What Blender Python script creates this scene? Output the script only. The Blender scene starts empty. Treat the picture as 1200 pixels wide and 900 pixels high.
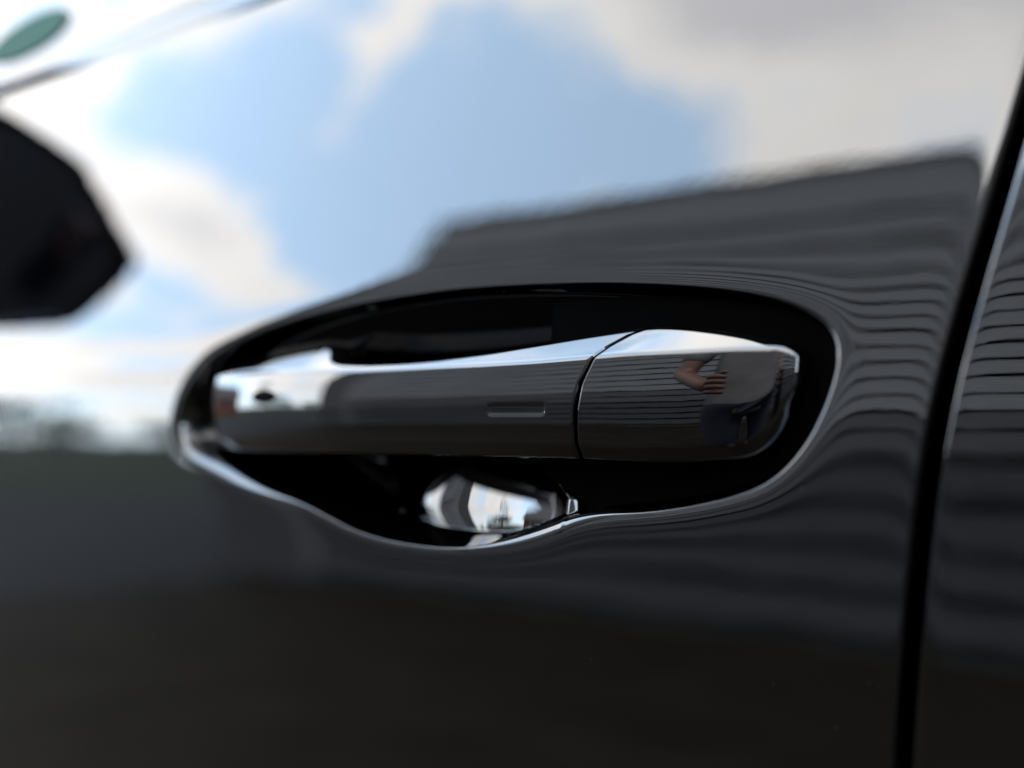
import bpy, bmesh, math, random
import numpy as np
from mathutils import Vector, Matrix
random.seed(4); np.random.seed(4)
S = bpy.context.scene
COL = S.collection
R = math.radians

# ---------------------------------------------------------------- camera
Z0 = 0.95                       # height of the handle above the ground
FPX, YAW, D = 1450.0, R(41.5), 0.23
PITCH = math.atan(40/FPX)
cam_d = bpy.data.cameras.new("camera"); cam = bpy.data.objects.new("camera", cam_d); COL.objects.link(cam)
cam.location = (0, -D, Z0)
cam.rotation_euler = (math.pi/2 + PITCH, 0, YAW)
cam_d.lens = 36*FPX/1200; cam_d.sensor_width = 36
cam_d.clip_start = 0.01; cam_d.clip_end = 3000
cam_d.dof.use_dof = True; cam_d.dof.focus_distance = 0.290; cam_d.dof.aperture_fstop = 4.6
S.camera = cam

# ---------------------------------------------------------------- sky, sun, exposure
SUN_EL, SUN_AZ = R(47), R(24)   # the sun stands behind the far side of the car
W = bpy.data.worlds.new("World"); S.world = W; W.use_nodes = True
wn, wl = W.node_tree.nodes, W.node_tree.links
bg = wn["Background"]; bg.inputs[1].default_value = 0.1
sky = wn.new("ShaderNodeTexSky"); sky.sky_type = 'NISHITA'; sky.sun_disc = False
sky.sun_elevation = SUN_EL; sky.sun_rotation = SUN_AZ
sky.air_density = 1.0; sky.dust_density = 0.6; sky.ozone_density = 2.5
def wnode(t, **k):
    n = wn.new(t)
    for a, b in k.items(): setattr(n, a, b)
    return n
def wmath(op, a, b=None, clamp=False):
    n = wnode("ShaderNodeMath", operation=op, use_clamp=clamp)
    for i, v in enumerate([a, b]):
        if v is None: continue
        if isinstance(v, (int, float)): n.inputs[i].default_value = v
        else: wl.new(v, n.inputs[i])
    return n.outputs[0]
tc = wnode("ShaderNodeTexCoord"); sep = wnode("ShaderNodeSeparateXYZ"); wl.new(tc.outputs["Generated"], sep.inputs[0])
zc = wmath('MAXIMUM', wmath('ADD', sep.outputs[2], 0.12), 0.03)
cx_, cy_ = wmath('DIVIDE', sep.outputs[0], zc), wmath('DIVIDE', sep.outputs[1], zc)
cmb = wnode("ShaderNodeCombineXYZ"); wl.new(cx_, cmb.inputs[0]); wl.new(cy_, cmb.inputs[1])
def wnoise(scale, detail, rough, dist=0.0, off=(0,0,0)):
    m = wnode("ShaderNodeMapping"); m.inputs["Location"].default_value = off; wl.new(cmb.outputs[0], m.inputs[0])
    n = wnode("ShaderNodeTexNoise"); n.inputs["Scale"].default_value = scale; n.inputs["Detail"].default_value = detail
    n.inputs["Roughness"].default_value = rough; n.inputs["Distortion"].default_value = dist
    wl.new(m.outputs[0], n.inputs["Vector"]); return n.outputs[0]
# broken cloud banks: ellipses in the cloud plane (x/z, y/z), their borders torn by noise
BANKS = [# cx, cy, rx, ry, rot, weight
  (-0.50, -0.70, 0.36, 0.20, 0.25, 1.05), (0.35, -1.0, 0.7, 0.6, 0.0, 0.7), (-1.16, -0.92, 0.32, 0.20, 0.35, -0.55), (-1.42, -0.46, 0.36, 0.12, 0.1, 0.26),
  (-1.08, -0.68, 0.24, 0.035, 0.55, 0.34), (-1.36, -0.84, 0.16, 0.05, 0.4, 0.30), (-0.62, -0.92, 0.10, 0.07, 0.2, -0.14),
  (-1.62, -0.82, 0.16, 0.13, 0.5, 0.20), (-3.2, -1.8, 1.4, 0.7, 0.5, 0.42), (0.5, 1.6, 1.2, 0.8, 0.6, 0.5), (-1.6, 1.6, 0.9, 0.6, -0.4, 0.4), (2.6, -1.4, 1.2, 1.0, 0.3, 0.5)]
big = wnoise(1.7, 7, 0.55, 0.3, (3.1, 1.7, 0))
fine = wnoise(3.2, 6, 0.6, 0.2, (7.3, 0.4, 2.0))
acc = wmath('MULTIPLY', wmath('SUBTRACT', big, 0.44), 1.9)
for (bx, by, rx, ry, rot, w) in BANKS:
    c, s = math.cos(rot), math.sin(rot)
    dx, dy = wmath('SUBTRACT', cx_, bx), wmath('SUBTRACT', cy_, by)
    u = wmath('DIVIDE', wmath('ADD', wmath('MULTIPLY', dx, c), wmath('MULTIPLY', dy, s)), rx)
    v = wmath('DIVIDE', wmath('SUBTRACT', wmath('MULTIPLY', dy, c), wmath('MULTIPLY', dx, s)), ry)
    d2 = wmath('ADD', wmath('MULTIPLY', u, u), wmath('MULTIPLY', v, v))
    acc = wmath('ADD', acc, wmath('MULTIPLY', wmath('EXPONENT', wmath('MULTIPLY', d2, -1.0)), w))
acc = wmath('ADD', acc, wmath('MULTIPLY', wmath('SUBTRACT', fine, 0.5), 1.3))
mask = wnode("ShaderNodeMapRange", interpolation_type='SMOOTHSTEP'); wl.new(acc, mask.inputs[0])
mask.inputs[1].default_value = 0.08; mask.inputs[2].default_value = 0.42; mask.inputs[4].default_value = 0.96
thick = wnode("ShaderNodeMapRange", interpolation_type='SMOOTHSTEP'); wl.new(acc, thick.inputs[0])
thick.inputs[1].default_value = 0.28; thick.inputs[2].default_value = 0.95
ccol = wnode("ShaderNodeMix", data_type='RGBA'); wl.new(thick.outputs[0], ccol.inputs[0])
ccol.inputs[6].default_value = (7.2, 6.95, 6.6, 1); ccol.inputs[7].default_value = (4.9, 4.85, 5.0, 1)
veil = wnode("ShaderNodeMix", data_type='RGBA')       # a thin white veil everywhere makes the blue pale
veil.inputs[0].default_value = 0.55; veil.inputs[7].default_value = (5.6, 7.6, 9.8, 1); wl.new(sky.outputs[0], veil.inputs[6])
mix = wnode("ShaderNodeMix", data_type='RGBA'); wl.new(mask.outputs[0], mix.inputs[0])
wl.new(veil.outputs[2], mix.inputs[6]); wl.new(ccol.outputs[2], mix.inputs[7]); wl.new(mix.outputs[2], bg.inputs[0])

sd = bpy.data.lights.new("sun", 'SUN'); sd.energy = 0.6; sd.angle = R(12); sd.color = (1, 0.95, 0.88)
sun = bpy.data.objects.new("sun", sd); COL.objects.link(sun)
sdir = Vector((math.sin(SUN_AZ)*math.cos(SUN_EL), math.cos(SUN_AZ)*math.cos(SUN_EL), math.sin(SUN_EL)))
sun.rotation_euler = sdir.to_track_quat('Z', 'Y').to_euler(); sun.location = (0, 0, 20)
S.view_settings.view_transform = 'Standard'; S.view_settings.look = 'None'; S.view_settings.gamma = 1
S.view_settings.exposure = 3.42
S.render.engine = 'CYCLES'; S.cycles.use_denoising = True; S.cycles.max_bounces = 10
S.cycles.glossy_bounces = 8; S.cycles.caustics_reflective = False; S.cycles.caustics_refractive = False

# ---------------------------------------------------------------- helpers
def mat(name, col, rough=0.5, metal=0.0, spec=0.5, coat=0.0, coat_rough=0.0):
    m = bpy.data.materials.new(name); m.use_nodes = True; b = m.node_tree.nodes["Principled BSDF"]
    b.inputs["Base Color"].default_value = (*col, 1); b.inputs["Roughness"].default_value = rough
    b.inputs["Metallic"].default_value = metal; b.inputs["Specular IOR Level"].default_value = spec
    b.inputs["Coat Weight"].default_value = coat; b.inputs["Coat Roughness"].default_value = coat_rough
    return m
def add_noise_col(m, c1, c2, scale, stretch=(1,1,1), detail=6, bump=0.0, bump_dist=0.01):
    nt = m.node_tree; b = nt.nodes["Principled BSDF"]
    b.inputs['Specular IOR Level'].default_value = .06
    t = nt.nodes.new("ShaderNodeTexCoord"); mp = nt.nodes.new("ShaderNodeMapping"); mp.inputs["Scale"].default_value = stretch
    n = nt.nodes.new("ShaderNodeTexNoise"); n.inputs["Scale"].default_value = scale; n.inputs["Detail"].default_value = detail
    r = nt.nodes.new("ShaderNodeMix"); r.data_type = 'RGBA'
    nt.links.new(t.outputs["Object"], mp.inputs[0]); nt.links.new(mp.outputs[0], n.inputs["Vector"])
    mr = nt.nodes.new("ShaderNodeMapRange"); mr.inputs[1].default_value = 0.3; mr.inputs[2].default_value = 0.7
    nt.links.new(n.outputs[0], mr.inputs[0]); nt.links.new(mr.outputs[0], r.inputs[0])
    r.inputs[6].default_value = (*c1, 1); r.inputs[7].default_value = (*c2, 1); nt.links.new(r.outputs[2], b.inputs["Base Color"])
    if bump:
        bp = nt.nodes.new("ShaderNodeBump"); bp.inputs["Strength"].default_value = bump; bp.inputs["Distance"].default_value = bump_dist
        nt.links.new(n.outputs[0], bp.inputs["Height"]); nt.links.new(bp.outputs[0], b.inputs["Normal"])
    return m
def link(name, me, m, parent=None, smooth=True):
    o = bpy.data.objects.new(name, me); COL.objects.link(o)
    if m: me.materials.append(m)
    if smooth: me.polygons.foreach_set("use_smooth", [True]*len(me.polygons))
    if parent: o.parent = parent
    return o
def mesh_from(verts, faces):
    me = bpy.data.meshes.new("mesh"); me.from_pydata([tuple(map(float, v)) for v in verts], [], [tuple(int(i) for i in f) for f in faces]); me.update()
    return me
def grid_faces(nr, nc, wrap=False):
    r, c = np.meshgrid(np.arange(nr-1), np.arange(nc if wrap else nc-1), indexing='ij')
    c2 = (c+1) % nc if wrap else c+1
    return np.stack([r*nc+c, r*nc+c2, (r+1)*nc+c2, (r+1)*nc+c], -1).reshape(-1, 4)
def empty(name, loc, label, cat, group=None, rz=0):
    o = bpy.data.objects.new(name, None); COL.objects.link(o); o.location = loc; o.rotation_euler.z = rz; tag(o, label, cat, group); return o
def tag(o, label=None, cat=None, group=None, kind=None):
    if label: o['label'] = label
    if cat: o['category'] = cat
    if group: o['group'] = group
    if kind: o['kind'] = kind
    return o
def box_bm(bm, x0, x1, y0, y1, z0, z1, bevel=0.0):
    g = bmesh.ops.create_cube(bm, size=1)['verts']
    for v in g: v.co = Vector((x0+(v.co.x+.5)*(x1-x0), y0+(v.co.y+.5)*(y1-y0), z0+(v.co.z+.5)*(z1-z0)))
    if bevel:
        es = list({e for v in g for e in v.link_edges}); bmesh.ops.bevel(bm, geom=es, offset=bevel, segments=3, affect='EDGES', profile=0.6)
def box(name, b, m, parent=None, bevel=0.0, smooth=False):
    bm = bmesh.new(); box_bm(bm, *b, bevel=bevel); me = bpy.data.meshes.new("mesh"); bm.to_mesh(me); bm.free()
    return link(name, me, m, parent, smooth)

# a point of the photograph (1200x900) brought out to the plane y = Y, in world metres (z relative to the handle)
cyw, syw, cp, sp = math.cos(YAW), math.sin(YAW), math.cos(PITCH), math.sin(PITCH)
FW = np.array([-syw*cp, cyw*cp, sp]); RT = np.array([cyw, syw, 0]); UP = np.array([syw*sp, -cyw*sp, cp])
def at(px, py, Y=0.0):
    px, py = np.asarray(px, float), np.asarray(py, float)
    d = FPX*FW + (px-600)[..., None]*RT + (450-py)[..., None]*UP
    t = (Y + D)/d[..., 1]
    return d[..., 0]*t, d[..., 2]*t          # x, z

# ---------------------------------------------------------------- body side profile
zt_ = np.linspace(-0.75, 0.30, 2101)
tl = np.interp(zt_, [-.75, -.45, -.20, -.012, -.004, .028, .056, .142, .30], [-.15, -.20, -.105, .012, .018, .200, .220, .245, .30])
k = np.exp(-0.5*(np.arange(-16, 17)/5.0)**2); k /= k.sum(); tl = np.convolve(np.pad(tl, 16, 'edge'), k, 'valid')
fz_ = np.concatenate([[0], np.cumsum(np.tan((tl[1:]+tl[:-1])/2)*np.diff(zt_))]); fz_ -= np.interp(0, zt_, fz_)
def prof(z): return np.interp(z, zt_, fz_)
def on_panel(px, py):
    Y = np.zeros(len(px))
    for _ in range(4):
        xs = []; zs = []
        for a, b, c in zip(px, py, Y):
            x, z = at(a, b, c); xs.append(float(x)); zs.append(float(z))
        Y = prof(np.array(zs))
    return np.array(xs), np.array(zs)
def catmull(P, n, closed=True):
    P = np.asarray(P, float); m = len(P)
    if not closed: P = np.vstack([2*P[0]-P[1], P, 2*P[-1]-P[-2]]); m = len(P)
    out = []
    segs = range(m) if closed else range(1, m-2)
    for i in segs:
        p0, p1, p2, p3 = P[(i-1) % m], P[i % m], P[(i+1) % m], P[(i+2) % m]
        t = np.linspace(0, 1, 24, endpoint=False)[:, None]
        out.append(.5*((2*p1)+(-p0+p2)*t+(2*p0-5*p1+4*p2-p3)*t**2+(-p0+3*p1-3*p2+p3)*t**3))
    out = np.vstack(out)
    if closed: out = np.vstack([out, out[:1]])
    else: out = np.vstack([out, P[-2][None]])
    L = np.concatenate([[0], np.cumsum(np.linalg.norm(np.diff(out, axis=0), axis=1))])
    s = np.linspace(0, L[-1], n, endpoint=not closed)
    return np.stack([np.interp(s, L, out[:, 0]), np.interp(s, L, out[:, 1])], 1)
def smooth_closed(P, sig, n=1):
    h = int(4*sig); k = np.exp(-0.5*(np.arange(-h, h+1)/sig)**2); k /= k.sum()
    Q = np.vstack([P[-h:], P, P[:h]])
    return np.stack([np.convolve(Q[:, i], k, 'valid') for i in range(P.shape[1])], 1)

# seam between the doors (traced), as x(z)
sx_px = [(1183,150),(1166,215),(1141,300),(1117,380),(1097,460),(1084,520),(1073,600),(1063,700),(1054,800),(1046,900)]
sxx, sxz = on_panel(*zip(*sx_px)); o_ = np.argsort(sxz)
sxx, sxz = sxx[o_], sxz[o_]
def seam(z):
    z = np.asarray(z, float); x = np.interp(z, sxz, sxx)
    lo = (sxx[1]-sxx[0])/(sxz[1]-sxz[0]); hi = (sxx[-1]-sxx[-3])/(sxz[-1]-sxz[-3])
    x = np.where(z < sxz[0], sxx[0]+(z-sxz[0])*lo*.5, x); return np.where(z > sxz[-1], sxx[-1]+(z-sxz[-1])*hi, x)
zz = np.linspace(-.6, .3, 901); kk = np.exp(-.5*(np.arange(-30, 31)/10.)**2); kk /= kk.sum()
seam_t = np.convolve(np.pad(seam(zz), 30, 'edge'), kk, 'valid')
def seam(z): return np.interp(z, zz, seam_t)
OUT_PX = [(205,512),(209,480),(224,446),(250,416),(290,394),(340,375),(400,359),(470,346),(540,337),(620,332),(700,330),(780,332),(850,337),
 (910,347),(950,360),(975,377),(986,400),(985,430),(975,465),(960,500),(940,532),(912,560),(878,578),(820,593),(760,602),(706,607),(672,616),
 (640,630),(600,640),(550,644),(500,642),(450,634),(410,621),(375,603),(345,590),(310,581),(270,569),(235,552),(213,536)]
ox, oz = on_panel(*zip(*OUT_PX))
NU = 560
OUT = smooth_closed(catmull(np.stack([ox, oz], 1), NU), 3.0)
tang = np.roll(OUT, -1, 0) - np.roll(OUT, 1, 0); tang /= np.linalg.norm(tang, axis=1)[:, None]
area = .5*np.sum(OUT[:, 0]*np.roll(OUT[:, 1], -1) - np.roll(OUT[:, 0], -1)*OUT[:, 1])
sgn = 1 if area > 0 else -1
ON = np.stack([tang[:, 1], -tang[:, 0]], 1)*sgn          # outward normal of the outline
def sdist(x, z):                                          # signed distance, positive outside
    full = np.ones(len(x)); near = (x > OUT[:, 0].min()-.03) & (x < OUT[:, 0].max()+.03) & (z > OUT[:, 1].min()-.03) & (z < OUT[:, 1].max()+.03)
    x, z = x[near], z[near]
    P = np.stack([x, z], 1); A = OUT; B = np.roll(OUT, -1, 0); AB = B-A; l2 = (AB**2).sum(1)
    res = np.empty(len(P)); ins = np.zeros(len(P), bool)
    for a in range(0, len(P), 4000):
        p = P[a:a+4000, None, :]
        t = np.clip(((p-A)*AB).sum(2)/l2, 0, 1); d = np.linalg.norm(p-(A+AB*t[..., None]), axis=2).min(1)
        yi, yj = A[None, :, 1], B[None, :, 1]; xi, xj = A[None, :, 0], B[None, :, 0]
        c = ((yi > p[:, :, 1]) != (yj > p[:, :, 1])) & (p[:, :, 0] < (xj-xi)*(p[:, :, 1]-yi)/(yj-yi+1e-12)+xi)
        i = c.sum(1) % 2 == 1; res[a:a+4000] = np.where(i, -d, d)
    full[near] = res
    return full
def smin(a, b, k): h = np.clip(.5+.5*(b-a)/k, 0, 1); return b*(1-h)+a*h-k*h*(1-h)
def smax(a, b, k): return -smin(-a, -b, k)
def corner(x, z):
    x1, z1 = [float(a) for a in at(235, 548)]; return np.exp(-(((x-x1)/.045)**2+((z-z1)/.016)**2))
def lipr(x, z):
    x1, z1 = [float(a) for a in at(232, 552)]; x2 = float(at(930, 480)[0])
    x3, z3 = [float(a) for a in at(640, 622)]
    return .0004 + .0034*np.exp(-(((x-x3)/.018)**2+((z-z3)/.014)**2)) + .0052*np.exp(-(((x-x1)/.035)**2+((z-z1)/.012)**2)) + .0016/(1+np.exp(-(x-x2)/.004))
BC = (-.244, -.008); BD, BZ = .0150, 4.4
XG = float(at(697, 575, .012)[0])
def inner_depth(x, z, s):                                 # s = distance inside the outline (>= 0)
    s = np.maximum(s, 0)
    L = lipr(x, z); sl = np.minimum(s, L*.94)
    dep = L - np.sqrt(L**2 - sl**2) + (s-sl)*(2.5+3.0/(1+np.exp(np.clip((z+.012)/.003, -50, 50))))
    upper = .0190-.47*z
    bc = BC[0] + np.where(z < -.024, 150., 50.)*np.minimum(np.abs(z+.024), .012)**2
    xe = XG - 1.9*np.clip(z+.0195, 0, .0060)
    u = (x-bc)/(XG-bc); ul = np.clip((bc-x)/.055, 0, 1)
    spoon = .0035 + BD*(1-np.clip(u, 0, 1)**2) + .020*ul*ul*(3-2*ul) - BZ*np.minimum(z+.016, 0)**2 + .13*(z+.016)
    spoon = spoon + .014/(1+np.exp(np.clip(-(x-xe-.0008)/.0004, -50, 50)))
    low = 1/(1+np.exp((z+.006)/.002))
    fl = upper*(1-low) + spoon*low
    return smin(dep, fl, .003)
def edge_roll(d): return .00016*np.exp(-np.maximum(d, 0)/.0016)
def height(x, z):
    x = np.asarray(x, float); z = np.asarray(z, float)
    s = sdist(x.ravel(), z.ravel()).reshape(x.shape)
    y = prof(z)
    roll = .00035*(1-.85*corner(x, z))*np.exp(-np.maximum(s, 0)/.0022) - edge_roll(seam(z)-.0012-x)
    return y + np.where(s >= 0, roll, .00035*(1-.85*corner(x, z)) + inner_depth(x, z, -s) - 0.0)
# ---------------------------------------------------------------- materials of the car
def paint_mat():
    m = mat("black_clearcoat_paint", (.00035, .00038, .0005), rough=.45, spec=0.0, coat=1.0, coat_rough=0.0)
    nt = m.node_tree; b = nt.nodes["Principled BSDF"]; b.inputs["Coat IOR"].default_value = 1.8
    t = nt.nodes.new("ShaderNodeTexCoord")
    n = nt.nodes.new("ShaderNodeTexNoise"); n.inputs["Scale"].default_value = 210; n.inputs["Detail"].default_value = 2
    n2 = nt.nodes.new("ShaderNodeTexNoise"); n2.inputs["Scale"].default_value = 38; n2.inputs["Detail"].default_value = 1
    nt.links.new(t.outputs["Object"], n.inputs["Vector"]); nt.links.new(t.outputs["Object"], n2.inputs["Vector"])
    b1 = nt.nodes.new("ShaderNodeBump"); b1.inputs["Strength"].default_value = 1; b1.inputs["Distance"].default_value = .000005
    b2 = nt.nodes.new("ShaderNodeBump"); b2.inputs["Strength"].default_value = 1; b2.inputs["Distance"].default_value = .00005
    nt.links.new(n.outputs[0], b1.inputs["Height"]); nt.links.new(n2.outputs[0], b2.inputs["Height"])
    nt.links.new(b1.outputs[0], b2.inputs["Normal"]); nt.links.new(b2.outputs[0], b.inputs["Coat Normal"])
    # fine dust: barely rougher, paler specks
    d = nt.nodes.new("ShaderNodeTexVoronoi"); d.inputs["Scale"].default_value = 420; nt.links.new(t.outputs["Object"], d.inputs["Vector"])
    d2 = nt.nodes.new("ShaderNodeTexNoise"); d2.inputs["Scale"].default_value = 30; nt.links.new(t.outputs["Object"], d2.inputs["Vector"])
    lt = nt.nodes.new("ShaderNodeMath"); lt.operation = 'LESS_THAN'; nt.links.new(d.outputs["Distance"], lt.inputs[0]); lt.inputs[1].default_value = .075
    sp_ = nt.nodes.new("ShaderNodeSeparateColor"); nt.links.new(d.outputs["Color"], sp_.inputs[0])
    g = nt.nodes.new("ShaderNodeMath"); g.operation = 'GREATER_THAN'; nt.links.new(sp_.outputs[0], g.inputs[0]); g.inputs[1].default_value = .94
    mu = nt.nodes.new("ShaderNodeMath"); mu.operation = 'MULTIPLY'; nt.links.new(lt.outputs[0], mu.inputs[0]); nt.links.new(g.outputs[0], mu.inputs[1])
    mx = nt.nodes.new("ShaderNodeMix"); mx.data_type = 'RGBA'; nt.links.new(mu.outputs[0], mx.inputs[0])
    mx.inputs[6].default_value = (.00035, .00038, .0005, 1); mx.inputs[7].default_value = (.03, .03, .032, 1); nt.links.new(mx.outputs[2], b.inputs["Base Color"])
    return m
PAINT = paint_mat()
HPAINT = mat("black_handle_gloss", (.00035, .00037, .00045), rough=.45, spec=0.0, coat=1.0); HPAINT.node_tree.nodes["Principled BSDF"].inputs["Coat IOR"].default_value = 1.8
nt = HPAINT.node_tree; t = nt.nodes.new("ShaderNodeTexCoord"); n = nt.nodes.new("ShaderNodeTexNoise"); n.inputs["Scale"].default_value = 130
bp = nt.nodes.new("ShaderNodeBump"); bp.inputs["Distance"].default_value = .000007; bp.inputs["Strength"].default_value = 1
nt.links.new(t.outputs["Object"], n.inputs["Vector"]); nt.links.new(n.outputs[0], bp.inputs["Height"]); nt.links.new(bp.outputs[0], nt.nodes["Principled BSDF"].inputs["Coat Normal"])
CAVITY = mat("recess_shade_paint", (.0002, .0002, .0003), rough=.5, spec=0, coat=.25, coat_rough=.05)  # shade of the upper recess painted in: darker base, weaker clearcoat
RUBBER = mat("black_rubber", (.00015, .00015, .0002), rough=.5, spec=.01)
TRIM = mat("satin_black_trim", (.003, .003, .0032), rough=.25, spec=.5)
INNER = mat("dark_cavity_metal", (.0006, .0006, .0007), rough=.7, spec=.03)

def smears(m, scale, top, film):
    nt = m.node_tree; b = nt.nodes["Principled BSDF"]
    t = nt.nodes.new("ShaderNodeTexCoord"); n = nt.nodes.new("ShaderNodeTexNoise"); n.inputs["Scale"].default_value = scale; n.inputs["Detail"].default_value = 5; n.inputs["Distortion"].default_value = .8
    r = nt.nodes.new("ShaderNodeMapRange"); r.inputs[1].default_value = .5; r.inputs[2].default_value = .72; r.inputs[4].default_value = top
    nt.links.new(t.outputs["Object"], n.inputs["Vector"]); nt.links.new(n.outputs[0], r.inputs[0]); nt.links.new(r.outputs[0], b.inputs["Coat Roughness"])
    if film:
        c = nt.nodes.new("ShaderNodeMix"); c.data_type = 'RGBA'; r2 = nt.nodes.new("ShaderNodeMapRange"); r2.inputs[1].default_value = .45; r2.inputs[2].default_value = .75
        nt.links.new(n.outputs[0], r2.inputs[0]); nt.links.new(r2.outputs[0], c.inputs[0]); c.inputs[6].default_value = (.0003, .0003, .0004, 1); c.inputs[7].default_value = (film, film, film, 1); nt.links.new(c.outputs[2], b.inputs["Base Color"])
smears(PAINT, 14, .02, None); smears(HPAINT, 40, .05, .0012)
# ---------------------------------------------------------------- car
car = empty("car", (0, 0, 0), "glossy black car side with recessed door handle, clouds and siding mirrored in its paint", "car")

BELT, BOTTOM, FRONT = .142, -.55, -1.15
# belt line drops a little towards the front
def belt(x): return .135 + 0*x

def front_door():
    cen = np.array([-.19, 0.0])
    rings = []
    # inside: lip and cup
    sk_x = np.clip(OUT[:, 0], -.315, -.12); SK = np.stack([sk_x, np.interp(sk_x, [-.315, -.23, -.12], [.0, -.002, .005])], 1)
    OI = smooth_closed(OUT - ON*lipr(OUT[:, 0], OUT[:, 1])[:, None]*1.02, 2.0)
    ins = []
    for f in np.linspace(0, 1, 16)[1:]: ins.append(OUT*(1-f) + OI*f)
    for f in 1-(1-np.linspace(0, 1, 72)[1:])**1.0:
        g = f**1.35; ins.append(OI*(1-g) + SK*g*.999 + OI*g*.001)
    ins = ins[::-1]
    # outside: even steps near the lip, then out to the border
    th = OUT - cen; B = np.empty_like(OUT)
    for i, dvec in enumerate(th):
        dvec = dvec/np.linalg.norm(dvec); best = 9
        if dvec[1] > 1e-6: best = min(best, (.142-cen[1])/dvec[1])
        if dvec[1] < -1e-6: best = min(best, (BOTTOM-cen[1])/dvec[1])
        if dvec[0] < -1e-6: best = min(best, (FRONT-cen[0])/dvec[0])
        if dvec[0] > 1e-6:
            lo, hi = 0, best
            for _ in range(40):
                m_ = (lo+hi)/2; p = cen+dvec*m_
                if p[0] > seam(p[1]): hi = m_
                else: lo = m_
            best = min(best, lo-.0012)
        B[i] = cen+dvec*best
    OO = OUT + ON*.004
    outs = [OUT]
    for f in np.linspace(0, 1, 9)[1:]: outs.append(OUT*(1-f)+OO*f)
    for f in np.linspace(0, 1, 110)[1:]:
        g = f**1.7; outs.append(OO*(1-g)+B*g)
    allr = ins + outs; XZ = np.array(allr); nr, nc = XZ.shape[:2]
    X, Z = XZ[..., 0], XZ[..., 1]
    Y = height(X, Z)
    V = np.stack([X, Y, Z+Z0], -1).reshape(-1, 3)
    # analytic normals
    h = 2e-5
    e = 1.2e-4
    Yx = (height(X+e, Z)-height(X-e, Z))/(2*e); Yz = (height(X, Z+e)-height(X, Z-e))/(2*e)
    N = np.stack([Yx, -np.ones_like(Yx), Yz], -1); N /= np.linalg.norm(N, axis=-1)[..., None]; N = N.reshape(-1, 3)
    # rolled border: turns inward all round
    last = V[-nc:]; lo = XZ[-1]-cen; tb = np.roll(XZ[-1], -1, 0)-np.roll(XZ[-1], 1, 0); tb /= np.linalg.norm(tb, axis=1)[:, None]+1e-12
    nb = np.stack([tb[:, 1], -tb[:, 0]], 1)*sgn
    ext = []; en = []; rr = .0008
    for a in np.linspace(0, math.pi/2, 7)[1:]:
        q = last.copy(); q[:, 0] += nb[:, 0]*rr*math.sin(a); q[:, 2] += nb[:, 1]*rr*math.sin(a); q[:, 1] += rr*(1-math.cos(a)); ext.append(q)
        en.append(np.stack([nb[:, 0]*math.sin(a), -np.ones(nc)*math.cos(a), nb[:, 1]*math.sin(a)], 1))
    q = ext[-1].copy(); q[:, 1] += .012; ext.append(q); en.append(en[-1])
    V = np.vstack([V]+ext); N = np.vstack([N]+en); N /= np.linalg.norm(N, axis=1)[:, None]
    F = grid_faces(nr+len(ext), nc, True)
    if sgn > 0: F = F[:, ::-1]
    me = mesh_from(V, F)
    o = link("front_door", me, PAINT, car); me.materials.append(CAVITY)
    c = V[F].mean(1); sd_ = sdist(c[:, 0], c[:, 2]-Z0)
    me.polygons.foreach_set("material_index", ((sd_ < -.0020) & (c[:, 2]-Z0 > .003)).astype(np.int32))
    return o, N
fd, FN = front_door()
me = fd.data
vn = np.empty(len(me.vertices)*3); me.vertices.foreach_get("normal", vn); vn = vn.reshape(-1, 3)
if (vn*FN).sum() < 0: me.flip_normals()
me.normals_split_custom_set_from_vertices([tuple(v) for v in FN])

def rear_door():
    z = np.linspace(BOTTOM, .142, 420); GAP = .0046
    s = np.concatenate([np.linspace(0, .02, 30), .02+np.linspace(0, 1, 60)[1:]**1.5*.95])
    Sg, Zg = np.meshgrid(s, z, indexing='ij'); X = seam(Zg)+GAP+Sg
    Y = prof(Zg) + edge_roll(Sg)
    yz = np.tan(np.interp(Zg, zt_, tl)); N = np.stack([-edge_roll(Sg)/.0016, -np.ones_like(X), yz], -1)
    rr = .0014; pre = []; pn = []
    for a in np.linspace(math.pi/2, 0, 8)[:-1]:
        pre.append(np.stack([X[0]-rr*math.sin(a), Y[0]+rr*(1-math.cos(a)), Zg[0]+Z0], -1)); pn.append(np.stack([-math.sin(a)+0*z, -math.cos(a)+0*z, yz[0]*math.cos(a)], -1))
    q = pre[0].copy(); q[:, 1] += .012; pre.insert(0, q); pn.insert(0, pn[0])
    V = np.concatenate([np.array(pre), np.stack([X, Y, Zg+Z0], -1)]); N = np.concatenate([np.array(pn), N])
    nr, nc = V.shape[:2]; N /= np.linalg.norm(N, axis=-1)[..., None]
    me = mesh_from(V.reshape(-1, 3), grid_faces(nr, nc))
    o = link("rear_door", me, PAINT, car)
    vn = np.empty(len(me.vertices)*3); me.vertices.foreach_get("normal", vn)
    if (vn.reshape(-1, 3)*N.reshape(-1, 3)).sum() < 0: me.flip_normals()
    me.normals_split_custom_set_from_vertices([tuple(v) for v in N.reshape(-1, 3)])
rear_door()
# dark door jamb behind the seam
zs_ = np.linspace(BOTTOM, .142, 120); v = []
for a in zs_:
    for b in range(10): v.append((float(seam(a))+.0032+.0017*math.cos(b*.628), float(prof(a))+.0095+.0017*math.sin(b*.628), a+Z0))
link("door_seal", mesh_from(v, grid_faces(120, 10, True)), TRIM, car)
z = np.linspace(BOTTOM, .142, 80); v = []
for off in (-.03, .05): v += [(float(seam(a))+off, float(prof(a))+.0135, a+Z0) for a in z]
link("door_jamb", mesh_from(v, grid_faces(2, 80)), INNER, car)

# ---------------------------------------------------------------- handle
YH = -.0085; YF = YH
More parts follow.
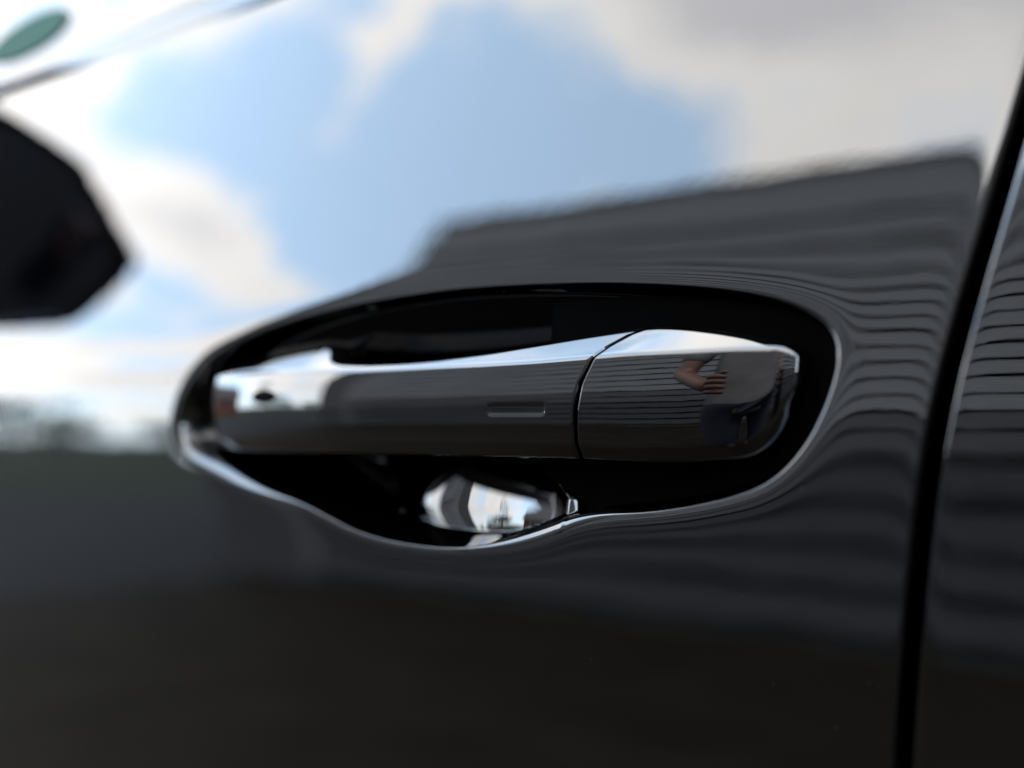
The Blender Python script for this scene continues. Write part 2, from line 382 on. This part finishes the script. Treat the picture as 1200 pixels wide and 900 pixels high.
# plan view: the face turns to the front (negative) at the tip and to the rear at the cover; integrated to the face depth
PXS = np.arange(200, 981, 2.0)
alp = np.interp(PXS, (200, 232, 250, 280, 330, 400, 500, 600, 690, 770, 850, 900, 925, 960), [R(a) for a in (-27, -21, -16, -10.5, -5, -.6, .1, .6, 3, 9.5, 16.5, 21, 26, 36)])
k = np.exp(-.5*(np.arange(-24, 25)/8.)**2); k /= k.sum(); alp = np.convolve(np.pad(alp, 24, 'edge'), k, 'valid')
yface = np.full(len(PXS), YF)
for _ in range(8):
    xface = np.array([float(at(p, 470, y)[0]) for p, y in zip(PXS, yface)])
    yi = np.concatenate([[0], np.cumsum(np.tan((alp[1:]+alp[:-1])/2)*np.diff(xface))]); yface = YF + yi - np.interp(600, PXS, yi)
ax, fy = xface, yface-YF
def hx(p): return float(np.interp(p, PXS, xface))
def track(pts):
    a = [at(px, py, float(np.interp(px, PXS, yface))) for px, py in pts]; x = np.array([float(i[0]) for i in a]); z = np.array([float(i[1]) for i in a])
    xs = np.linspace(x[0], x[-1], 1500); zs = np.interp(xs, x, z)
    k = np.exp(-.5*(np.arange(-36, 37)/12.)**2); k /= k.sum(); zs = np.convolve(np.pad(zs, 36, 'edge'), k, 'valid')
    return xs, zs
TOP = track([(208,448),(222,440),(240,433),(262,426),(300,416),(335,407),(352,402),(359,403),(364,411),(371,421),(390,426),(420,427),(460,425),(500,421),(560,412),(620,400),(680,388),(735,378),(760,378),(800,381),(840,387),(880,395),(915,400),(935,403),(946,408),(955,412)])
EDGE = track([(208,452),(222,446),(262,438),(300,434),(352,433),(420,433),(500,430),(560,427.5),(620,424),(680,419),(735,414),(800,411),(860,408),(915,408),(935,411),(946,414),(955,417)])
BOT = track([(208,514),(222,520),(240,525),(262,529),(300,531),(420,534),(500,535),(600,537),(680,540),(740,544),(800,544),(840,541),(868,540),(890,530),(905,516),(918,498),(930,472),(940,445),(947,425),(955,419)])
gp = [(742,372),(735,378),(712,390),(697,405),(688,420),(677,450),(672,480),(669,530),(668,560)]
gx, gz = zip(*[tuple(map(float, at(a, b, YH))) for a, b in gp]); gx = np.array(gx)[::-1]; gz = np.array(gz)[::-1]
def gapx(z): return np.interp(z, gz, gx)
def bez(P0, P1, P2, n):
    t = np.linspace(0, 1, n)[None, :, None]; return P0[:, None]*(1-t)**2 + 2*P1[:, None]*t*(1-t) + P2[:, None]*t**2
def section(x, ke=None):
    n = len(x); zt = np.interp(x, *TOP); ze = np.interp(x, *EDGE); zb = np.interp(x, *BOT); yf = YF + np.interp(x, ax, fy)
    ze = np.minimum(ze, zt-.0006); hh = np.maximum(ze-zb, .0008)
    thick = np.interp(x, [hx(225), hx(335), hx(375), hx(748), hx(775), hx(960)], [.030, .028, .0125, .0125, .026, .022])
    bulge = hh**2/(8*.066)
    bev = np.clip((zt-ze)*1.25, .0012, .009)
    P = lambda y, z: np.stack([y, z], 1)
    C = P(yf+bulge, zb+np.minimum(.0036, hh*.22)); Dd = P(yf+bulge, ze); E = P(yf+bulge+bev, zt); F_ = P(yf+thick, zt-.002*(thick < .02)); A = P(yf+thick, zb+.003); B = P(yf+bulge+.0024, zb)
    def toward(a, b, r):
        L = np.linalg.norm(b-a, axis=1)[:, None]; return a+(b-a)/L*np.minimum(r, L*.45)
    def face(s): return P(yf+bulge*(2*s-1)**2, C[:, 1]+(Dd[:, 1]-C[:, 1])*s)
    rs = np.minimum(.0008/hh, .3); re = np.minimum(.0009/hh, .3)
    pts = [bez(toward(A, F_, .002), A, toward(A, B, .002), 5), bez(toward(B, A, .0012), B, toward(B, C, .0012), 7),
           bez(toward(C, B, .0008), C, face(rs), 7)]
    t = np.linspace(0, 1, 46)[1:-1]
    pts.append(np.stack([face(rs+(1-re-rs)*a) for a in t], 1))
    pts += [bez(face(1-re), Dd, toward(Dd, E, .0009), 9), np.stack([toward(Dd, E, .0009)*(1-a)+toward(E, Dd, .0012)*a for a in np.linspace(0, 1, 14)[1:-1]], 1),
            bez(toward(E, Dd, .0012), E, toward(E, F_, .0012), 8), bez(toward(F_, E, .002), F_, toward(F_, A, .002), 5)]
    S_ = np.concatenate(pts, 1)
    cen = np.stack([yf+np.minimum(thick, .012)*.6, (zt+zb)/2], 1)[:, None]
    if ke is not None: S_ = cen+(S_-cen)*ke[:, None, None]
    return S_
J = section(np.array([hx(500)])).shape[1]
def dimple(X, Y, Z):
    x0, x1 = hx(571), hx(638); zc = float(at(604, 480, YH)[1]); hz = .0013; r = .0011
    dx = np.maximum(np.abs(X-(x0+x1)/2)-((x1-x0)/2-r), 0); dz = np.maximum(np.abs(Z-zc)-(hz-r), 0); d = np.sqrt(dx**2+dz**2)-r
    w = np.clip(.5-d/.0011, 0, 1); w = w*w*(3-2*w)
    return Y + np.where(Y < YF+.006, w*.00022, 0)
def loft(name, q_to_x, ends, nst, parent, ke_fn, bias):
    q = bias(np.linspace(0, 1, nst)); X = np.empty((nst, J)); Yv = np.empty((nst, J)); Zv = np.full((nst, J), 0.0)
    for _ in range(5):
        X = q_to_x(q[:, None], Zv)
        for j in range(J):
            sj = section(X[:, j], ke_fn(q))[:, j]; Yv[:, j] = sj[:, 0]; Zv[:, j] = sj[:, 1]
    Yv = dimple(X, Yv, Zv)
    V = np.stack([X, Yv, Zv+Z0], -1)
    F = grid_faces(nst, J, True).tolist(); V = V.reshape(-1, 3).tolist()
    for e in (0, nst-1):
        ring = [e*J+j for j in range(J)]; F.append(tuple(ring[::-1] if e == 0 else ring))
    me = mesh_from(V, F); bm = bmesh.new(); bm.from_mesh(me); bmesh.ops.recalc_face_normals(bm, faces=bm.faces); bm.to_mesh(me); bm.free()
    o = link(name, me, HPAINT, parent); 
    for p in me.polygons:
        if len(p.vertices) > 8: p.use_smooth = False
    me.set_sharp_from_angle(angle=R(40))
    return o
XL, XR = hx(214), hx(947)
ln = .0105
def ke_l(q):
    w = np.clip(q*(hx(680)-XL)/ln, 0, 1); k = (1-(1-w)**2.6)**(1/2.6)
    return np.where(q > .9975, .965+.035*np.sqrt(np.clip((1-q)/.0025, 0, 1)), k*.999+.001)
handle = loft("door_handle", lambda q, z: XL+(gapx(z)-.0004-XL)*q, None, 420, car, ke_l, lambda t: np.where(t < .2, (t/.2)**1.8*.07, .07+(t-.2)/.8*.93))
def ke_r(q):
    w = np.clip((1-q)*(XR-hx(700))/.006, 0, 1); k = (1-(1-w)**2.4)**(1/2.4)
    return np.where(q < .006, .965+.035*np.sqrt(np.clip(q/.006, 0, 1)), k*.999+.001)
cap = loft("lock_cover", lambda q, z: gapx(z)+.0006+(XR-gapx(z)-.0006)*q, None, 300, handle, ke_r, lambda t: np.where(t < .8, t/.8*.93, .93+(1-(1-(t-.8)/.2)**1.8)*.07))
# almond shaped lock dimple near the tip
x0, z0 = at(300, 465, YH); x0, z0 = float(x0), float(z0)
yy = YF+float(np.interp(x0, ax, fy))
bm = bmesh.new(); bmesh.ops.create_uvsphere(bm, u_segments=32, v_segments=16, radius=1)
for v in bm.verts:
    w = max(0, 1-v.co.x**2)**.5; v.co = Vector((x0+v.co.x*.0072, yy+.0002+v.co.y*.0004 + (v.co.x*.0072)*math.tan(R(-8)), Z0+z0+v.co.z*.0021*(.55+.45*w)))
me = bpy.data.meshes.new("mesh"); bm.to_mesh(me); bm.free(); link("sensor_eye", me, RUBBER, handle)
# rubber gasket on the floor of the recess behind the cover
xg = float(at(697, 575, .012)[0]); sel = OUT[:, 0] > xg; idx = np.arange(NU); 
st = next(i for i in range(NU) if sel[i] and not sel[i-1]); ring = [(st+i) % NU for i in range(int(sel.sum()))]
gp2 = (OUT - ON*.0022)[ring]; gp2 = gp2[gp2[:, 0] > xg]
ends = [(xg, -.0195), (xg-.0114, -.0135), (xg-.0114, float(gp2[:, 1].max()))]
gp2 = np.vstack([gp2, ends if gp2[-1][1] < gp2[0][1] else ends[::-1]])
nn = len(gp2); cz = float(gp2[:, 1].mean()); v = []
for f, yy2 in ((1, .020), (1, .0062), (.985, .0055)):
    for a, b in gp2: v.append((a + (.0004 if a < xg+.001 else -.0004)*(f < 1), yy2+float(prof(b)), Z0+cz+(b-cz)*f))
me = mesh_from(v, grid_faces(3, nn, True).tolist()+[tuple(range(2*nn, 3*nn))]); bm = bmesh.new(); bm.from_mesh(me); bmesh.ops.recalc_face_normals(bm, faces=bm.faces); bm.to_mesh(me); bm.free()
link("gasket", me, RUBBER, handle, False)
# mount that carries the cover, down to the floor of the cup
bm = bmesh.new(); box_bm(bm, hx(790), hx(890), .004, .020, Z0-.010, Z0+.010, bevel=.004); me = bpy.data.meshes.new("mesh"); bm.to_mesh(me); bm.free()
link("handle_mount", me, INNER, handle)

# ---------------------------------------------------------------- window, trim, roof, mirror
GL = mat("tinted_window_glass", (.0015, .002, .002), rough=.0, spec=.5, coat=0)
GL.node_tree.nodes["Principled BSDF"].inputs["Transmission Weight"].default_value = .35
yb = float(prof(.142)); tilt = .35
def strip(name, x0, x1, pts, m, closed=True):
    v = []; 
    for x in np.linspace(x0, x1, 40): v += [(x, y, z+Z0) for y, z in pts]
    n = len(pts); me = mesh_from(v, grid_faces(40, n, closed)); bm = bmesh.new(); bm.from_mesh(me); bmesh.ops.recalc_face_normals(bm, faces=bm.faces); bm.to_mesh(me); bm.free()
    o = link(name, me, m, car); me.set_sharp_from_angle(angle=R(50)); return o
def rnd(y0, y1, z0, z1, r, n=5):
    out = []
    for cy, cz, a0 in ((y1-r, z1-r, 0), (y0+r, z1-r, 90), (y0+r, z0+r, 180), (y1-r, z0+r, 270)):
        out += [(cy+r*math.cos(R(a0+90*i/n)), cz+r*math.sin(R(a0+90*i/n))) for i in range(n+1)]
    return out
def window(name, x0, x1):
    H = .40; v = []
    for i in range(30):
        for j in range(24):
            t = j/23; x = x0+(x1-x0)*i/29; v.append((x, yb+.012+H*t*math.sin(tilt+.12*t), Z0+.144+H*t*math.cos(tilt+.12*t)))
    o = link(name, mesh_from(v, grid_faces(30, 24)), GL, car)
    md = o.modifiers.new("thickness", 'SOLIDIFY'); md.thickness = .004
    return o
sx = float(seam(.142))
fw = window("front_window", FRONT+.12, sx-.03); window("rear_window", sx+.045, sx+.9)
strip("belt_trim", FRONT+.1, sx-.002, rnd(yb+.0010, yb+.013, .1405, .151, .0022), HPAINT)
strip("belt_trim", sx+.004, sx+.95, rnd(yb+.0010, yb+.013, .1405, .151, .0022), HPAINT)
# window pillar
v = []
for t in np.linspace(0, 1, 12): v += [(sx-.035, yb+.006+.40*t*math.sin(tilt+.12*t), Z0+.15+.40*t*math.cos(tilt+.12*t)), (sx+.05, yb+.006+.40*t*math.sin(tilt+.12*t), Z0+.15+.40*t*math.cos(tilt+.12*t))]
o = link("door_pillar", mesh_from(v, grid_faces(12, 2)), PAINT, car); md = o.modifiers.new("thickness", 'SOLIDIFY'); md.thickness = .006; md.offset = 0
# roof and inner shell
zt2 = .135+.40*math.cos(tilt+.12); yt2 = yb+.40*math.sin(tilt+.12)
v = []
for i in range(30):
    for j in range(24):
        t = j/23; v.append((FRONT+.2+i/29*2.1, yt2-.004+t*1.15, Z0+zt2+.015+.055*math.sin(math.pi*t)**.6))
link("roof", mesh_from(v, grid_faces(30, 24)), PAINT, car)
SEATM = mat("dark_interior_trim", (.02, .02, .022), rough=.8)
box("cabin_lining", (FRONT+.2, 1.0, .12, .16, Z0-.5, Z0+.1), SEATM, car)
box("cabin_floor", (FRONT+.2, 1.0, .16, 1.5, Z0-.5, Z0-.46), SEATM, car)
box("far_door", (FRONT, 1.0, 1.5, 1.56, Z0-.55, Z0+.13), PAINT, car)
# green sticker in the window, seen blurred at the top left corner
STK = mat("green_sticker", (.011, .055, .038), rough=.6, spec=.05)
def sticker():
    x, z = at(22, 34, yb+.016); x, z = float(x), float(z)
    t = (z-.144)/.40; v = []
    for q in range(24):
        a, b = .038*math.cos(q*math.pi/12), .0125*math.sin(q*math.pi/12); tt = t+b/.4; v.append((x+a, yb+.0065+.40*tt*math.sin(tilt+.12*tt), Z0+.144+.40*tt*math.cos(tilt+.12*tt)))
    o = link("window_sticker", mesh_from(v, [tuple(range(24))]), STK, fw, False); md = o.modifiers.new("thickness", 'SOLIDIFY'); md.thickness = .0004
sticker()
# door mirror, standing out from the front corner of the window
def door_mirror():
    m_ = mat("mirror_housing_gloss", (.0015, .0017, .002), rough=.4, spec=.0, coat=1)
    P = [(-.104,.020),(-.099,.036),(-.070,.055),(-.040,.074),(-.018,.085),(.050,.088),(.105,.070),(.112,-.02),(.095,-.070),(.03,-.081),(-.025,-.080),(-.060,-.064),(-.092,-.038)]
    o2 = catmull(np.array(P), 64); nr = 18; V = []
    for i in range(nr):
        t = i/(nr-1); s = 1.0 if t < .12 else max(.02, (1-((t-.12)/.88)**2.4))**.5
        for (a, b) in o2: V.append((-.105*t - .0, a*s, b*s))
    F = grid_faces(nr, 64, True).tolist(); F.append(tuple(range((nr-1)*64, nr*64)))
    # inner rim of the glass side
    k0 = len(V)
    for (a, b) in o2: V.append((.0, a*.92, b*.92))
    for (a, b) in o2: V.append((-.008, a*.9, b*.9))
    for j in range(64):
        j2 = (j+1) % 64; F += [(j, j2, k0+j2, k0+j), (k0+j, k0+j2, k0+64+j2, k0+64+j)]
    me = mesh_from(V, F); bm = bmesh.new(); bm.from_mesh(me); bmesh.ops.recalc_face_normals(bm, faces=bm.faces); bm.to_mesh(me); bm.free()
    mo = link("door_mirror", me, m_, car); me.set_sharp_from_angle(angle=R(35))
    mo.location = MIRROR_LOC; mo.rotation_euler = (0, R(17), R(8)); mo.scale = (.93, .93, .90)
    gm = mat("mirror_glass", (.22, .26, .34), rough=0, metal=1)
    link("mirror_glass", mesh_from([(-.007, a*.905, b*.905) for a, b in o2], [tuple(range(64))]), gm, mo, False)
    # foot to the door
    bm = bmesh.new(); box_bm(bm, -.07, -.012, .05, .20, -.065, -.035, bevel=.01); me = bpy.data.meshes.new("mesh"); bm.to_mesh(me); bm.free()
    link("mirror_foot", me, m_, mo)
MIRROR_LOC = (-.85, -.115, Z0+.200)
door_mirror()

# ---------------------------------------------------------------- ground
DRV = add_noise_col(mat("brown_driveway", (.1, .085, .07), rough=.9), (.010, .008, .0055), (.018, .0145, .010), 3.0, detail=10, bump=.4)
ASP = add_noise_col(mat("asphalt", (.05, .05, .052), rough=.85), (.010, .0108, .0125), (.017, .0175, .019), 8.0, detail=10, bump=.3)
GRS = add_noise_col(mat("grass", (.05, .09, .03), rough=.9), (.010, .014, .009), (.020, .026, .014), 6.0, detail=10, bump=.5)
def sheet(name, x0, x1, y0, y1, z, m):
    o = link(name, mesh_from([(x0, y0, z), (x1, y0, z), (x1, y1, z), (x0, y1, z)], [(0, 1, 2, 3)]), m, None, False); tag(o, kind='structure'); return o
sheet("ground", -1500, 1500, -1500, 1500, 0, GRS)
sheet("street", -15, -5.6, -600, 600, .004, ASP)
sheet("driveway", -5.5, 8, -3.99, 6, .008, DRV)
KERB = add_noise_col(mat("kerb_concrete", (.25, .25, .24), rough=.9), (.02, .02, .02), (.035, .035, .034), 5, detail=8)
o = box("kerb", (-5.6, -5.5, -60, 60, -.05, .02), KERB); tag(o, kind='structure')

# ---------------------------------------------------------------- house with grey siding opposite the door
house = empty("siding_house", (0, -4.1, 0), "grey clapboard house standing across the driveway, mirrored in the black door", "house")
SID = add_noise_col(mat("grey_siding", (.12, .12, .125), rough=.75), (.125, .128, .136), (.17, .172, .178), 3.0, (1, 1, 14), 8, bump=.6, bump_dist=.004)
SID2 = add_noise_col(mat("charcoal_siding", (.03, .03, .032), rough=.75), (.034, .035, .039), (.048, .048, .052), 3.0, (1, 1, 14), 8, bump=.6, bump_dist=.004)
HX0, HX1, EAVE, HY = -5.1, 12.0, 3.92, -4.1
def board_mesh(x0, x1, h, m, gr=.034):
    nx = 150; v = []; ww = 0; w2 = 0
    for i in range(nx):
        x = x0+(x1-x0)*i/(nx-1); ww = ww*.6+random.uniform(-.012, .012); w = ww; w2 = w2*.7+random.uniform(-.002, .002)
        v += [(x, -.03, .012+w), (x, .034+w2, .0+w), (x, .034+w2, .006+w), (x, .018, h-gr), (x, -.03, h-gr+.008), (x, -.03, h)]
    me = mesh_from(v, grid_faces(nx, 6, True)); me.materials.append(m); bm = bmesh.new(); bm.from_mesh(me); bmesh.ops.recalc_face_normals(bm, faces=bm.faces); bm.to_mesh(me); bm.free(); return me
LAP = .21
SIDM = add_noise_col(mat('mid_grey_siding', (.05, .05, .052), rough=.75), (.05, .051, .054), (.08, .08, .083), 3.0, (1, 1, 14), 8, bump=.6, bump_dist=.004)  # middle tone between the grey and the charcoal boards
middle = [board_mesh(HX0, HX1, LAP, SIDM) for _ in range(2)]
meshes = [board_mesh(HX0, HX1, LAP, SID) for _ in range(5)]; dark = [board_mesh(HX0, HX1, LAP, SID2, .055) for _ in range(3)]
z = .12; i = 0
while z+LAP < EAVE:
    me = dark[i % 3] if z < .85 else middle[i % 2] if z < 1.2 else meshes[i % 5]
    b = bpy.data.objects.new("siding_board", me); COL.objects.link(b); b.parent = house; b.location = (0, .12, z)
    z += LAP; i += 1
WHITE = mat("dark_trim_paint", (.10, .10, .105), rough=.6)
def hbox(name, b, m, bev=0): return box(name, (b[0], b[1], b[2]-HY, b[3]-HY, b[4], b[5]), m, house, bev)
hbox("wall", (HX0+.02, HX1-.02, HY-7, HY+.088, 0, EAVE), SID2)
hbox("foundation", (HX0+.01, HX1-.01, HY-7.02, HY+.105, 0, .115), KERB)
hbox("corner_board", (HX0-.06, HX0+.06, HY+.03, HY+.1325, .1, EAVE), WHITE)
hbox("fascia", (HX0, HX1+.05, HY+.06, HY+.13, EAVE-.06, EAVE+.08), SID)
# lean-to at the front end of the house, its roof falling away from the gable
v = [(x, y, z) for y in (-3.0, .10) for x, z in ((HX0, .95), (HX0, EAVE-.12), (HX0-.35, 3.25), (HX0-.85, 2.35), (HX0-.85, .95))]
pf = [(0, 1, 2, 3, 4), (9, 8, 7, 6, 5), (1, 6, 7, 2), (2, 7, 8, 3), (3, 8, 9, 4)]
link("lean_to", mesh_from(v, pf), SIDM, house, False)
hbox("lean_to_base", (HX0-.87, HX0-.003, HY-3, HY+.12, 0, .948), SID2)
ROOF = add_noise_col(mat("roof_shingles", (.06, .06, .065), rough=.9), (.04, .04, .045), (.09, .085, .08), 20)
v = [(HX0-.0, HY+.132, EAVE+.08), (HX1+.35, HY+.132, EAVE+.08), (HX1+.35, HY-3.5, EAVE+1.0), (HX0-.0, HY-3.5, EAVE+1.0), (HX1+.35, HY-7.3, EAVE+.08), (HX0-.0, HY-7.3, EAVE+.08)]
o = link("roof", mesh_from([(a, b-HY, c) for a, b, c in v], [(0, 1, 2, 3), (3, 2, 4, 5)]), ROOF, house, False)
md = o.modifiers.new("thickness", 'SOLIDIFY'); md.thickness = .06

# ---------------------------------------------------------------- far side of the street: brick houses and trees
BRK = add_noise_col(mat("red_brick", (.25, .07, .05), rough=.85), (.07, .022, .016), (.12, .045, .03), 9, (1, 1, 4))
PANE = mat("window_pane", (.02, .025, .03), rough=.05)
TRW = mat("white_frame_paint", (.3, .3, .29), rough=.5)
def brick_house(x, y, w, d, h, label):
    e = empty("brick_house", (x, y, 0), label, "house", "brick houses across the street")
    box("wall", (0, d, -w/2, w/2, 0, h), BRK, e).location = (-d, 0, 0)
    v = [(.4, -w/2-.4, h), (.4, w/2+.4, h), (-d/2, w/2+.4, h+2.2), (-d/2, -w/2-.4, h+2.2), (-d-.4, w/2+.4, h), (-d-.4, -w/2-.4, h)]
    o = link("roof", mesh_from(v, [(0, 1, 2, 3), (3, 2, 4, 5), (1, 4, 2), (0, 3, 5)]), ROOF, e, False)
    for q in (-.3, .05, .35):
        f = box("window", (-.02, .05, q*w-.55, q*w+.55, 1.0, 2.2), TRW, e); box("pane", (.051, .06, q*w-.47, q*w+.47, 1.08, 2.12), PANE, f)
brick_house(-27, -2.0, 9, 8, 2.6, "low red brick house with dark roof straight ahead of the car across the street")
brick_house(-26, 11, 9, 8, 2.9, "larger red brick house behind the car's far side across the street")
LEAF = add_noise_col(mat("leaves", (.05, .09, .03), rough=.6), (.01, .022, .008), (.035, .05, .018), 3)
BARK = mat("bark", (.06, .045, .035), rough=.9)
def tree(x, y, h, r, label):
    e = empty("tree", (x, y, 0), label, "tree", "trees across the street")
    v = []; nf = []
    for (hz, rr) in ((0, .22), (h*.3, .16), (h*.55, .1), (h*.8, .03)):
        for a in range(10): v.append((rr*math.cos(a*.628)+.1*hz/h, rr*math.sin(a*.628), hz))
    link("trunk", mesh_from(v, grid_faces(4, 10, True)), BARK, e)
    rng = np.random.RandomState(int(abs(x*7+y*3))); V = []; F = []
    cl = [(rng.normal(0, r*.45), rng.normal(0, r*.45), h*.62+rng.normal(0, h*.15), r*rng.uniform(.35, .6)) for _ in range(14)]
    for c in cl:
        for _ in range(150):
            d = rng.normal(size=3); d /= np.linalg.norm(d); p = np.array(c[:3])+d*c[3]*rng.uniform(.6, 1.05)
            a = rng.normal(size=3); a /= np.linalg.norm(a); b = np.cross(a, d); s = rng.uniform(.10, .2); k = len(V)
            V += [p, p+a*s, p+a*s+b*s, p+b*s]; F.append((k, k+1, k+2, k+3))
    link("crown", mesh_from(V, F), LEAF, e, False)
tree(-25, -10.5, 4.2, 2.0, "small round tree beside the low brick house, nearest the street")
tree(-60, -32, 3.6, 2.6, "spreading tree far down the road, first of the far row")
tree(-60, -40, 3.1, 2.4, "lowest tree in the middle of the far row")
tree(-62, -50, 4.0, 2.8, "tallest tree at the end of the far row by the grey house")
# ---------------------------------------------------------------- the photographer, mirrored in the lock cover
person = empty("person", (-.03, -.78, 0), "person in grey t-shirt and navy trousers holding a phone, mirrored in the lock cover", "person")
SKIN = mat("skin", (.14, .06, .038), rough=.5); SHIRT = add_noise_col(mat("grey_shirt", (.4, .4, .42), rough=.9), (.13, .125, .125), (.19, .185, .185), 12)
NAVY = mat("navy_trousers", (.008, .010, .022), rough=.9); HAIR = mat("dark_hair", (.02, .014, .01), rough=.6); SHOE = mat("dark_shoe", (.02, .02, .02), rough=.6)
def skin(name, nodes, edges, m, root=0, sub=2, parent=person):
    me = bpy.data.meshes.new("mesh"); me.from_pydata([n[:3] for n in nodes], edges, []); o = link(name, me, m, parent, False)
    md = o.modifiers.new("skin", 'SKIN'); md.use_smooth_shade = True
    for i, n in enumerate(nodes):
        me.skin_vertices[0].data[i].radius = (n[3], n[4] if len(n) > 4 else n[3]); me.skin_vertices[0].data[i].use_root = (i == root)
    o.modifiers.new("sub", 'SUBSURF').levels = sub; o.modifiers["sub"].render_levels = sub
    return o
# local axes: the person faces +y; their left is -x
LS, RS = (-.19, 0, 1.42), (.19, 0, 1.42)
LE, LW = (-.255, .03, 1.13), (-.16, .27, 1.02)
RE, RW = (.25, .14, 1.14), (.085, .40, .98)
body = [(0, .0, .98, .13, .1), (0, .0, 1.2, .13, .1), (0, .0, 1.38, .12, .09), (0, .01, 1.49, .055), (0, .03, 1.56, .055), (0, .04, 1.62, .075, .09), (0, .035, 1.70, .08, .095), (0, .03, 1.76, .055, .06),
 (*LS, .05), (*LE, .042), (*LW, .026), (*RS, .05), (*RE, .042), (*RW, .026), (-.14, .325, 1.01, .032, .018), (.065, .455, .965, .03, .018),
 (-.1, 0, .9, .08), (-.1, .01, .5, .05), (-.1, 0, .1, .035), (.1, 0, .9, .08), (.1, .01, .5, .05), (.1, 0, .1, .035), (-.11, .1, .05, .03), (.11, .1, .05, .03), (0, .125, 1.655, .012)]
skin("body", body, [(0, 1), (1, 2), (2, 3), (3, 4), (4, 5), (5, 6), (6, 7), (2, 8), (8, 9), (9, 10), (10, 14), (2, 11), (11, 12), (12, 13), (13, 15), (0, 16), (16, 17), (17, 18), (0, 19), (19, 20), (20, 21), (18, 22), (21, 23), (6, 24)], SKIN)
mid = lambda a, b, f: tuple(a[i]+(b[i]-a[i])*f for i in range(3))
sh = [(0, .0, .80, .20, .16), (0, .0, 1.12, .16, .12), (0, .0, 1.36, .15, .11), (0, .01, 1.455, .075), (*LS, .068), (*mid(LS, LE, .75), .064), (*RS, .068), (*mid(RS, RE, .75), .064)]
skin("shirt", sh, [(0, 1), (1, 2), (2, 3), (2, 4), (4, 5), (2, 6), (6, 7)], SHIRT)
tr = [(0, 0, 1.04, .155, .12), (-.1, 0, .84, .095), (-.11, .01, .5, .07), (-.11, 0, .12, .055), (.1, 0, .84, .095), (.11, .01, .5, .07), (.11, 0, .12, .055)]
skin("trousers", tr, [(0, 1), (1, 2), (2, 3), (0, 4), (4, 5), (5, 6)], NAVY)
skin("hair", [(0, -.03, 1.68, .075, .08), (0, -.01, 1.77, .078, .085), (0, .05, 1.80, .05, .06)], [(0, 1), (1, 2)], HAIR)
for s in (-1, 1): skin("shoe", [(s*.11, -.04, .05, .045), (s*.115, .08, .045, .045), (s*.12, .17, .035, .03)], [(0, 1), (1, 2)], SHOE)
for (cx, cy, cz, sg) in ((-.14, .34, 1.01, -1), (.06, .46, .965, 1)):
    for q in range(4):
        a = (cx+(q-1.5)*.0*sg, cy+.03, cz+(1.5-q)*.019); L_ = (.9, 1, .95, .75)[q]
        skin("finger", [(*a, .0105), (a[0]-sg*.006, a[1]+.030*L_, a[2], .010), (a[0]-sg*.024, a[1]+.036*L_, a[2]-.003, .0095), (a[0]-sg*.032, a[1]+.018*L_, a[2]-.005, .008)], [(0, 1), (1, 2), (2, 3)], SKIN)
    skin("thumb", [(cx, cy, cz+.02, .011), (cx-sg*.022, cy+.02, cz+.042, .0095), (cx-sg*.03, cy+.05, cz+.048, .008)], [(0, 1), (1, 2)], SKIN)
PH = mat("phone_glass", (.01, .01, .012), rough=.15)
bm = bmesh.new(); box_bm(bm, -.037, .037, -.004, .004, -.075, .075, bevel=.0035); me = bpy.data.meshes.new("mesh"); bm.to_mesh(me); bm.free()
ph = link("phone", me, PH, None); ph.location = (.030, -.262, Z0-.03); ph.rotation_euler = (PITCH, 0, YAW); tag(ph, "black phone held upright in the hand of the person by the car", "phone")
